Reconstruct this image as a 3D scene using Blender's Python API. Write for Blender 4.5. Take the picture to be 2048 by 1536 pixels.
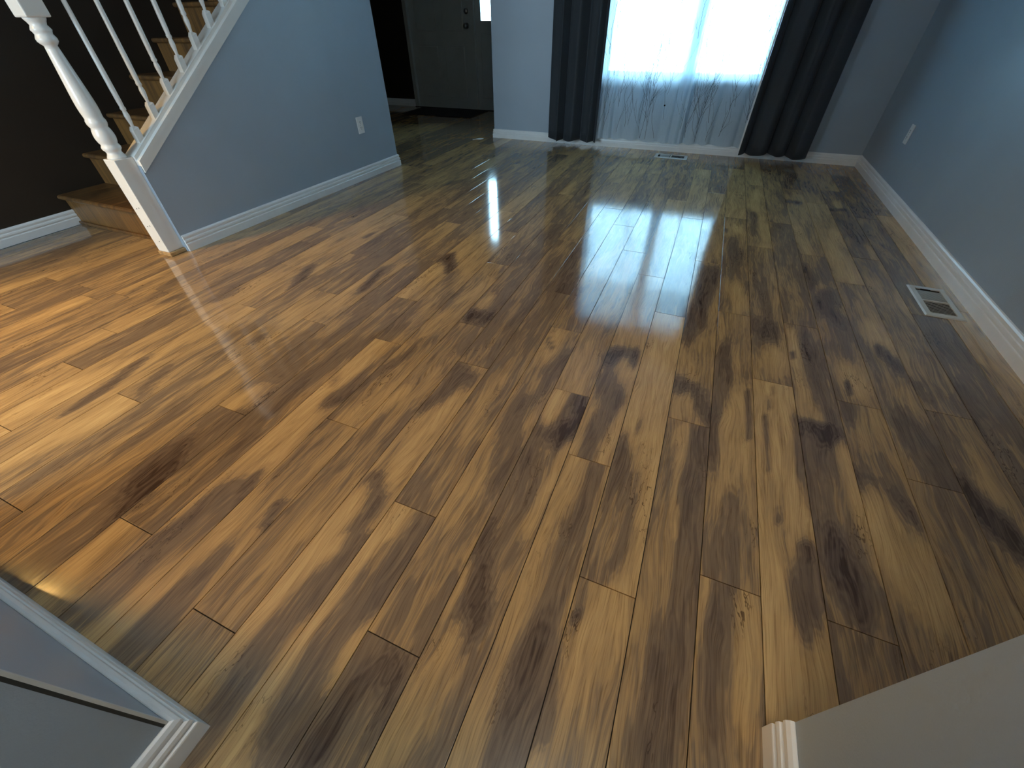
import bpy, bmesh, math, random
from mathutils import Matrix, Vector

# tunable light and tone values
SKY=13.5
BACK=3.0
WARM=140.0
TOP=13.5
HALL=72.0
EXPO=1.0
WALLC=(.35,.425,.50)
SHEER_D=.76
FLOOR_ROUGH=.05
FLOOR_SPEC=.7
WOODRAMP=[(0,(.66,.445,.20)),(.2,(.54,.35,.155)),(.37,(.39,.255,.125)),(.455,(.26,.18,.108)),(.68,(.17,.12,.082)),(.92,(.07,.043,.03))]
random.seed(7)
for o in list(bpy.data.objects):
    bpy.data.objects.remove(o)
C = bpy.context.scene
COL = C.collection

# ---------------------------------------------------------------- camera
cam_d = bpy.data.cameras.new('camera')
cam = bpy.data.objects.new('camera', cam_d); COL.objects.link(cam)
RT = Vector((0.92298263, 0.38472269, -0.00956636))
UP = Vector((-0.25141447, 0.62161216, 0.74188213))
FW = Vector((-0.29136545, 0.6823392, -0.67046207))
m = Matrix((RT, UP, -FW)).transposed().to_4x4()
m.translation = (0, 0, 1.0)
cam.matrix_world = m
cam_d.sensor_width = 36.0
cam_d.lens = 803.785 / 2048 * 36
cam_d.clip_start = 0.01
C.camera = cam

# ---------------------------------------------------------------- world, lights, exposure
vs = C.view_settings
vs.view_transform = 'Standard'; vs.look = 'None'; vs.gamma = 1; vs.use_curve_mapping = False
vs.exposure = EXPO
C.cycles.max_bounces = 10
C.cycles.diffuse_bounces = 5
C.cycles.transparent_max_bounces = 24
C.cycles.sample_clamp_indirect = 6
C.cycles.caustics_reflective = False
C.cycles.caustics_refractive = False
W = bpy.data.worlds.new('overcast_sky'); C.world = W; W.use_nodes = True
bg = W.node_tree.nodes['Background']
bg.inputs[0].default_value = (0.43, 0.76, 1.0, 1)
bg.inputs[1].default_value = SKY

def area(name, loc, size, rot, power, col, portal=False):
    d = bpy.data.lights.new(name, 'AREA'); d.shape = 'RECTANGLE'
    d.size, d.size_y = size; d.energy = power; d.color = col
    o = bpy.data.objects.new(name, d); COL.objects.link(o)
    o.location = loc; o.rotation_euler = rot
    if portal: d.cycles.is_portal = True
    return o
# daylight enters through the front window (portal), the sidelight and the window at the back of the passage
area('front_window_portal', (-0.37, 5.02, 1.34), (1.44, 1.5), (-math.pi/2, 0, 0), 1, (1, 1, 1), True)
area('sidelight_portal', (-3.08, 6.66, 1.53), (0.3, 1.1), (-math.pi/2, 0, 0), 1, (1, 1, 1), True)
area('daylight_behind', (-0.1, -3.2, 1.35), (0.8, 1.4), (math.pi/2, 0, 0), BACK, (0.80, 0.92, 1.0))
d = bpy.data.lights.new('warm_lamp', 'SPOT'); d.energy = WARM; d.spot_size = 1.5; d.spot_blend = 1.0; d.color = (1.0, 0.57, 0.15); d.shadow_soft_size = 0.12
o = bpy.data.objects.new('warm_lamp', d); COL.objects.link(o); o.location = (-3.55, -0.4, 2.0)
o.rotation_euler = Vector((1.6, .9, -2.0)).to_track_quat('-Z', 'Y').to_euler()
d = bpy.data.lights.new('passage_fill_light', 'POINT'); d.energy = TOP; d.color = (1.0, 0.90, 0.76); d.shadow_soft_size = 0.15
o = bpy.data.objects.new('passage_fill_light', d); COL.objects.link(o); o.location = (0.18, -0.15, 2.2)  # added unseen fill over the passage to brighten the near floor
area('hall_fill_daylight', (-2.75, -3.2, 1.45), (1.9, 1.5), (math.pi/2, 0, 0), HALL, (0.62, 0.84, 1.0))  # added cool fill from the unseen hall, lifts the walls and lower sheers
# ---------------------------------------------------------------- helpers
def link(o, parent=None):
    COL.objects.link(o)
    if parent: o.parent = parent
    return o
def empty(name, loc=(0,0,0), label=None, cat=None, group=None, rz=0):
    o = bpy.data.objects.new(name, None); o.location = loc; o.rotation_euler = (0,0,rz); link(o)
    o.empty_display_size = 0.05
    if label: o['label'] = label
    if cat: o['category'] = cat
    if group: o['group'] = group
    return o
def tag(o, label=None, cat=None, group=None, kind=None):
    if label: o['label'] = label
    if cat: o['category'] = cat
    if group: o['group'] = group
    if kind: o['kind'] = kind
    return o
def mesh(name, verts, faces, mat, parent=None, smooth=False, loc=None):
    me = bpy.data.meshes.new(name); me.from_pydata([tuple(v) for v in verts], [], faces); me.update()
    if smooth:
        for p in me.polygons: p.use_smooth = True
    if mat: me.materials.append(mat)
    o = bpy.data.objects.new(name, me)
    if loc is not None: o.location = loc
    return link(o, parent)
class B:
    """collects shapes into one mesh"""
    def __init__(s): s.v=[]; s.f=[]; s.sm=[]
    def add(s, v, f, smooth=False):
        n=len(s.v); s.v+= [tuple(q) for q in v]; s.f += [tuple(i+n for i in q) for q in f]; s.sm += [smooth]*len(f); return s
    def box(s, a, b):
        (x0,y0,z0),(x1,y1,z1)=a,b
        return s.add([(x0,y0,z0),(x1,y0,z0),(x1,y1,z0),(x0,y1,z0),(x0,y0,z1),(x1,y0,z1),(x1,y1,z1),(x0,y1,z1)],
          [(0,3,2,1),(4,5,6,7),(0,1,5,4),(1,2,6,5),(2,3,7,6),(3,0,4,7)])
    def bbox(s, a, b, r=.003, n=2):
        bm=bmesh.new(); bmesh.ops.create_cube(bm,size=1)
        for v in bm.verts:
            v.co=Vector([(a[i]+b[i])/2+v.co[i]*(b[i]-a[i]) for i in range(3)])
        bmesh.ops.bevel(bm,geom=bm.edges[:],offset=r,segments=n,affect='EDGES',profile=.5)
        bm.verts.index_update()
        s.add([v.co[:] for v in bm.verts],[[v.index for v in f.verts] for f in bm.faces]); bm.free(); return s
    def lathe(s, prof, c=(0,0,0), n=20, axis='z', sm=True):
        v=[];f=[]
        for r,h in prof:
            for i in range(n):
                a=2*math.pi*i/n; p=(r*math.cos(a),r*math.sin(a),h)
                if axis=='y': p=(p[0],h,p[1])
                if axis=='x': p=(h,p[0],p[1])
                v.append((c[0]+p[0],c[1]+p[1],c[2]+p[2]))
        m_=len(prof)
        for j in range(m_-1):
            for i in range(n):
                k=(i+1)%n; q=(j*n+i,j*n+k,(j+1)*n+k,(j+1)*n+i)
                f.append(q if axis!='y' else q[::-1])
        cap0=tuple(range(n)); cap1=tuple((m_-1)*n+i for i in range(n))
        f.append(cap0[::-1] if axis!='y' else cap0); f.append(cap1 if axis!='y' else cap1[::-1])
        return s.add(v,f,sm)
    def prism(s, poly, fn, t0, t1):
        """poly 2D closed outline; fn(u,v,t)->xyz"""
        n=len(poly); v=[fn(u,w,t0) for u,w in poly]+[fn(u,w,t1) for u,w in poly]
        f=[tuple(range(n))[::-1],tuple(range(n,2*n))]+[(i,(i+1)%n,n+(i+1)%n,n+i) for i in range(n)]
        return s.add(v,f)
    def build(s, name, mat, parent=None, loc=None):
        me=bpy.data.meshes.new(name); me.from_pydata(s.v,[],s.f); me.update()
        bm=bmesh.new(); bm.from_mesh(me); bmesh.ops.recalc_face_normals(bm,faces=bm.faces[:]); bm.to_mesh(me); bm.free()
        for p,k in zip(me.polygons,s.sm): p.use_smooth=k
        if mat: me.materials.append(mat)
        o=bpy.data.objects.new(name,me)
        if loc is not None: o.location=loc
        return link(o,parent)

# ---------------------------------------------------------------- materials
def nmat(name):
    mt=bpy.data.materials.new(name); mt.use_nodes=True; nt=mt.node_tree
    return mt, nt, nt.nodes, nt.links, nt.nodes['Principled BSDF']
def N(nt, typ, **kw):
    n=nt.nodes.new(typ)
    for k,v in kw.items():
        if k.startswith('_'): n.inputs[k[1:]].default_value=v
        else: setattr(n,k,v)
    return n
def ramp(nt, stops, interp='LINEAR'):
    n=nt.nodes.new('ShaderNodeValToRGB'); cr=n.color_ramp; cr.interpolation=interp
    while len(cr.elements)<len(stops): cr.elements.new(.5)
    for e,(p,c) in zip(cr.elements,stops): e.position=p; e.color=(*c,1)
    return n
def math_(nt, op, a, b=None, c=None, clamp=False):
    n=nt.nodes.new('ShaderNodeMath'); n.operation=op; n.use_clamp=clamp
    for i,x in enumerate((a,b,c)):
        if x is None: continue
        if isinstance(x,(int,float)): n.inputs[i].default_value=x
        else: nt.links.new(x,n.inputs[i])
    return n.outputs[0]
def simple(name, col, rough=.5, metal=0, var=.06, scale=12, bump=0, bscale=200):
    mt,nt,nd,lk,bs=nmat(name)
    tc=N(nt,'ShaderNodeTexCoord'); no=N(nt,'ShaderNodeTexNoise',_Scale=scale,_Detail=4.0)
    lk.new(tc.outputs['Object'],no.inputs['Vector'])
    r=ramp(nt,[(.3,tuple(c*(1-var) for c in col)),(.7,tuple(min(1,c*(1+var)) for c in col))])
    lk.new(no.outputs[0],r.inputs[0]); lk.new(r.outputs[0],bs.inputs['Base Color'])
    bs.inputs['Roughness'].default_value=rough; bs.inputs['Metallic'].default_value=metal
    if bump:
        n2=N(nt,'ShaderNodeTexNoise',_Scale=bscale,_Detail=3.0); lk.new(tc.outputs['Object'],n2.inputs['Vector'])
        b=N(nt,'ShaderNodeBump',_Strength=bump,_Distance=.002); lk.new(n2.outputs[0],b.inputs['Height']); lk.new(b.outputs[0],bs.inputs['Normal'])
    return mt
M={}
M['wall']=simple('grey_wall_paint',WALLC,.42,var=.03,scale=3,bump=.25,bscale=260)
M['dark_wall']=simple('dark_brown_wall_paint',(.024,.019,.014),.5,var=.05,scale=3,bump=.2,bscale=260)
M['ceiling']=simple('ceiling_paint',(.7,.7,.68),.8,bump=.4,bscale=90)
M['trim']=simple('white_trim_paint',(.80,.82,.82),.28,var=.03)
M['newel']=simple('white_gloss_paint',(.80,.81,.78),.2,var=.02)
M['plastic']=simple('white_plastic',(.82,.83,.83),.3,var=.02)
M['slot']=simple('dark_slot',(.008,.008,.008),.95)
M['slot'].node_tree.nodes['Principled BSDF'].inputs['Specular IOR Level'].default_value=.1
M['door']=simple('door_paint',(.42,.45,.43),.4,var=.06,scale=6)
M['metal']=simple('worn_nickel',(.35,.34,.32),.3,metal=1)
M['mat']=simple('black_rubber_mat',(.008,.008,.009),.9,bump=.6,bscale=150)
M['sheet']=simple('plain_white',(.9,.9,.9),.3)
M['sub']=simple('dark_underlay',(.012,.009,.006),.8)
M['rod']=simple('black_rod',(.02,.02,.022),.35,metal=.8)
M['vinyl']=simple('white_vinyl',(.8,.82,.84),.35,var=.02)
M['grille']=simple('painted_steel',(.62,.64,.62),.4,var=.05)
M['ground']=simple('pale_concrete',(.6,.62,.62),.9)
M['groove_shade']=simple('painted_groove_shade',(.03,.035,.035),.6)

def drape_mat():
    mt,nt,nd,lk,bs=nmat('charcoal_drape_fabric')
    tc=N(nt,'ShaderNodeTexCoord'); mp=N(nt,'ShaderNodeMapping'); mp.inputs['Scale'].default_value=(700,700,700)
    lk.new(tc.outputs['Object'],mp.inputs[0]); no=N(nt,'ShaderNodeTexNoise',_Scale=1.0,_Detail=2.0); lk.new(mp.outputs[0],no.inputs['Vector'])
    r=ramp(nt,[(.3,(.020,.026,.033)),(.7,(.034,.043,.052))]); lk.new(no.outputs[0],r.inputs[0]); lk.new(r.outputs[0],bs.inputs['Base Color'])
    bs.inputs['Roughness'].default_value=.75; bs.inputs['Sheen Weight'].default_value=.15
    bs.inputs['Sheen Tint'].default_value=(.6,.7,.8,1)
    b=N(nt,'ShaderNodeBump',_Strength=.2,_Distance=.001); lk.new(no.outputs[0],b.inputs['Height']); lk.new(b.outputs[0],bs.inputs['Normal'])
    return mt
M['drape']=drape_mat()

def sheer_mat():
    mt,nt,nd,lk,bs=nmat('sheer_curtain_with_branch_print'); nd.remove(bs); out=nd['Material Output']
    uv=N(nt,'ShaderNodeUVMap'); uv.uv_map='UVMap'
    # thread weave modulates density
    wv=N(nt,'ShaderNodeTexNoise',_Scale=1.0,_Detail=2.0); mpw=N(nt,'ShaderNodeMapping'); mpw.inputs['Scale'].default_value=(160,18,1)
    lk.new(uv.outputs[0],mpw.inputs[0]); lk.new(mpw.outputs[0],wv.inputs['Vector'])
    col=N(nt,'ShaderNodeMixRGB'); lk.new(wv.outputs[0],col.inputs[0]); col.inputs[1].default_value=(.74,.87,.97,1); col.inputs[2].default_value=(.82,.92,.99,1)
    df=N(nt,'ShaderNodeBsdfDiffuse'); tl=N(nt,'ShaderNodeBsdfTranslucent'); tr=N(nt,'ShaderNodeBsdfTransparent')
    lk.new(col.outputs[0],df.inputs[0]); lk.new(col.outputs[0],tl.inputs[0])
    a=N(nt,'ShaderNodeMixShader'); a.inputs[0].default_value=.48; lk.new(df.outputs[0],a.inputs[1]); lk.new(tl.outputs[0],a.inputs[2])
    fac=math_(nt,'MULTIPLY_ADD',wv.outputs[0],.12,SHEER_D)
    b=N(nt,'ShaderNodeMixShader'); lk.new(fac,b.inputs[0]); lk.new(tr.outputs[0],b.inputs[1]); lk.new(a.outputs[0],b.inputs[2])
    lk.new(b.outputs[0],out.inputs[0]); return mt
M['sheer']=sheer_mat()
M['print']=simple('dark_grey_print',(.10,.12,.14),.8)

def glass_mat():
    mt,nt,nd,lk,bs=nmat('window_glass'); nd.remove(bs); out=nd['Material Output']
    tr=N(nt,'ShaderNodeBsdfTransparent'); tr.inputs[0].default_value=(.95,.98,.98,1)
    gl=N(nt,'ShaderNodeBsdfGlossy',_Roughness=.02); fr=N(nt,'ShaderNodeFresnel',_IOR=1.45)
    mx=N(nt,'ShaderNodeMixShader'); lk.new(fr.outputs[0],mx.inputs[0]); lk.new(tr.outputs[0],mx.inputs[1]); lk.new(gl.outputs[0],mx.inputs[2])
    lk.new(mx.outputs[0],out.inputs[0]); return mt
M['glass']=glass_mat()
def frost():
    mt,nt,nd,lk,bs=nmat('dark_frosted_glass'); nd.remove(bs); out=nd['Material Output']
    tr=N(nt,'ShaderNodeBsdfTransparent'); tr.inputs[0].default_value=(.035,.05,.06,1)
    gl=N(nt,'ShaderNodeBsdfGlossy',_Roughness=.2); mx=N(nt,'ShaderNodeMixShader'); mx.inputs[0].default_value=.08
    lk.new(tr.outputs[0],mx.inputs[1]); lk.new(gl.outputs[0],mx.inputs[2]); lk.new(mx.outputs[0],out.inputs[0]); return mt
M['frost']=frost()

def wood_mat(name, gloss=True, dark=(1,1,1)):
    mt,nt,nd,lk,bs=nmat(name)
    tc=N(nt,'ShaderNodeTexCoord'); oi=N(nt,'ShaderNodeObjectInfo')
    at=N(nt,'ShaderNodeAttribute',attribute_name='tone'); sd=N(nt,'ShaderNodeAttribute',attribute_name='seed')
    cx=N(nt,'ShaderNodeCombineXYZ'); s1=math_(nt,'MULTIPLY',sd.outputs['Fac'],91.7); s2=math_(nt,'MULTIPLY',sd.outputs['Fac'],57.3)
    lk.new(s1,cx.inputs[0]); lk.new(s2,cx.inputs[1]); lk.new(s1,cx.inputs[2])
    ad=N(nt,'ShaderNodeVectorMath',operation='ADD'); lk.new(tc.outputs['Object'],ad.inputs[0]); lk.new(cx.outputs[0],ad.inputs[1])
    P=ad.outputs[0]
    def mapped(vec,sx,sy):
        q=N(nt,'ShaderNodeMapping'); q.inputs['Scale'].default_value=(sx,sy,1); lk.new(vec,q.inputs[0]); return q.outputs[0]
    def noise(vec,detail=3,rough=.5,dist=0):
        q=N(nt,'ShaderNodeTexNoise',_Scale=1.0,_Detail=float(detail),_Roughness=rough,_Distortion=dist); lk.new(vec,q.inputs['Vector']); return q
    # slow warp so the grain wanders
    w1=noise(mapped(P,9,2.6),2)
    wv=N(nt,'ShaderNodeVectorMath',operation='SUBTRACT'); lk.new(w1.outputs[1],wv.inputs[0]); wv.inputs[1].default_value=(.5,.5,.5)
    ws=N(nt,'ShaderNodeVectorMath',operation='MULTIPLY'); lk.new(wv.outputs[0],ws.inputs[0]); ws.inputs[1].default_value=(.07,.16,0)
    pa=N(nt,'ShaderNodeVectorMath',operation='ADD'); lk.new(P,pa.inputs[0]); lk.new(ws.outputs[0],pa.inputs[1]); PW=pa.outputs[0]
    # figure: tone + large noise
    big=noise(mapped(PW,13,2.2),3,.5)
    med=noise(mapped(PW,42,4.5),3,.55)
    t=math_(nt,'MULTIPLY_ADD',math_(nt,'SUBTRACT',big.outputs[0],.5),.62,at.outputs['Fac'])
    t=math_(nt,'MULTIPLY_ADD',math_(nt,'SUBTRACT',med.outputs[0],.5),.5,t)
    # growth lines follow the figure's contours
    ph=math_(nt,'MULTIPLY',math_(nt,'ADD',t,math_(nt,'MULTIPLY',med.outputs[0],.12)),48)
    sn=math_(nt,'SINE',ph)
    amp=math_(nt,'MULTIPLY_ADD',t,.11,-.01)
    amp=math_(nt,'MAXIMUM',amp,.006)
    t2=math_(nt,'MULTIPLY_ADD',sn,amp,t)
    st=noise(mapped(PW,150,5),4,.65)
    t2=math_(nt,'MULTIPLY_ADD',math_(nt,'SUBTRACT',st.outputs[0],.5),.55,t2)
    cr=ramp(nt,[(p,tuple(c*d_ for c,d_ in zip(q,dark))) for p,q in WOODRAMP]); lk.new(t2,cr.inputs[0])
    # fine fibres
    fi=noise(mapped(PW,420,9),3,.6)
    fr=ramp(nt,[(.34,(.60,.56,.52)),(.48,(1,1,1)),(.60,(1,1,1)),(.75,(1.18,1.17,1.15))]); lk.new(fi.outputs[0],fr.inputs[0])
    mu=N(nt,'ShaderNodeMixRGB',blend_type='MULTIPLY'); mu.inputs[0].default_value=.75; lk.new(cr.outputs[0],mu.inputs[1]); lk.new(fr.outputs[0],mu.inputs[2])
    # dark cracks and pin knots
    kn=N(nt,'ShaderNodeTexNoise',_Scale=1.0,_Detail=3.0,_Roughness=.6); lk.new(mapped(PW,38,9),kn.inputs['Vector'])
    rid=math_(nt,'ABSOLUTE',math_(nt,'SUBTRACT',kn.outputs[0],.5))
    crk=math_(nt,'LESS_THAN',rid,.010)
    msk=noise(mapped(P,11,3.1),1)
    mk=N(nt,'ShaderNodeMapRange'); mk.inputs[1].default_value=.60; mk.inputs[2].default_value=.70; lk.new(msk.outputs[0],mk.inputs[0])
    ck=math_(nt,'MULTIPLY',crk,mk.outputs[0])
    mx=N(nt,'ShaderNodeMixRGB'); lk.new(math_(nt,'MULTIPLY',ck,.7),mx.inputs[0]); lk.new(mu.outputs[0],mx.inputs[1]); mx.inputs[2].default_value=(.05,.03,.018,1)
    lk.new(mx.outputs[0],bs.inputs['Base Color'])
    rr=math_(nt,'MULTIPLY_ADD',st.outputs[0],.08,FLOOR_ROUGH if gloss else .3)
    lk.new(rr,bs.inputs['Roughness'])
    bs.inputs['Specular IOR Level'].default_value=FLOOR_SPEC if gloss else .4
    return mt
M['wood']=wood_mat('acacia_laminate'); M['stair_wood']=wood_mat('stained_stair_wood',False,(.44,.33,.22))
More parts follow.
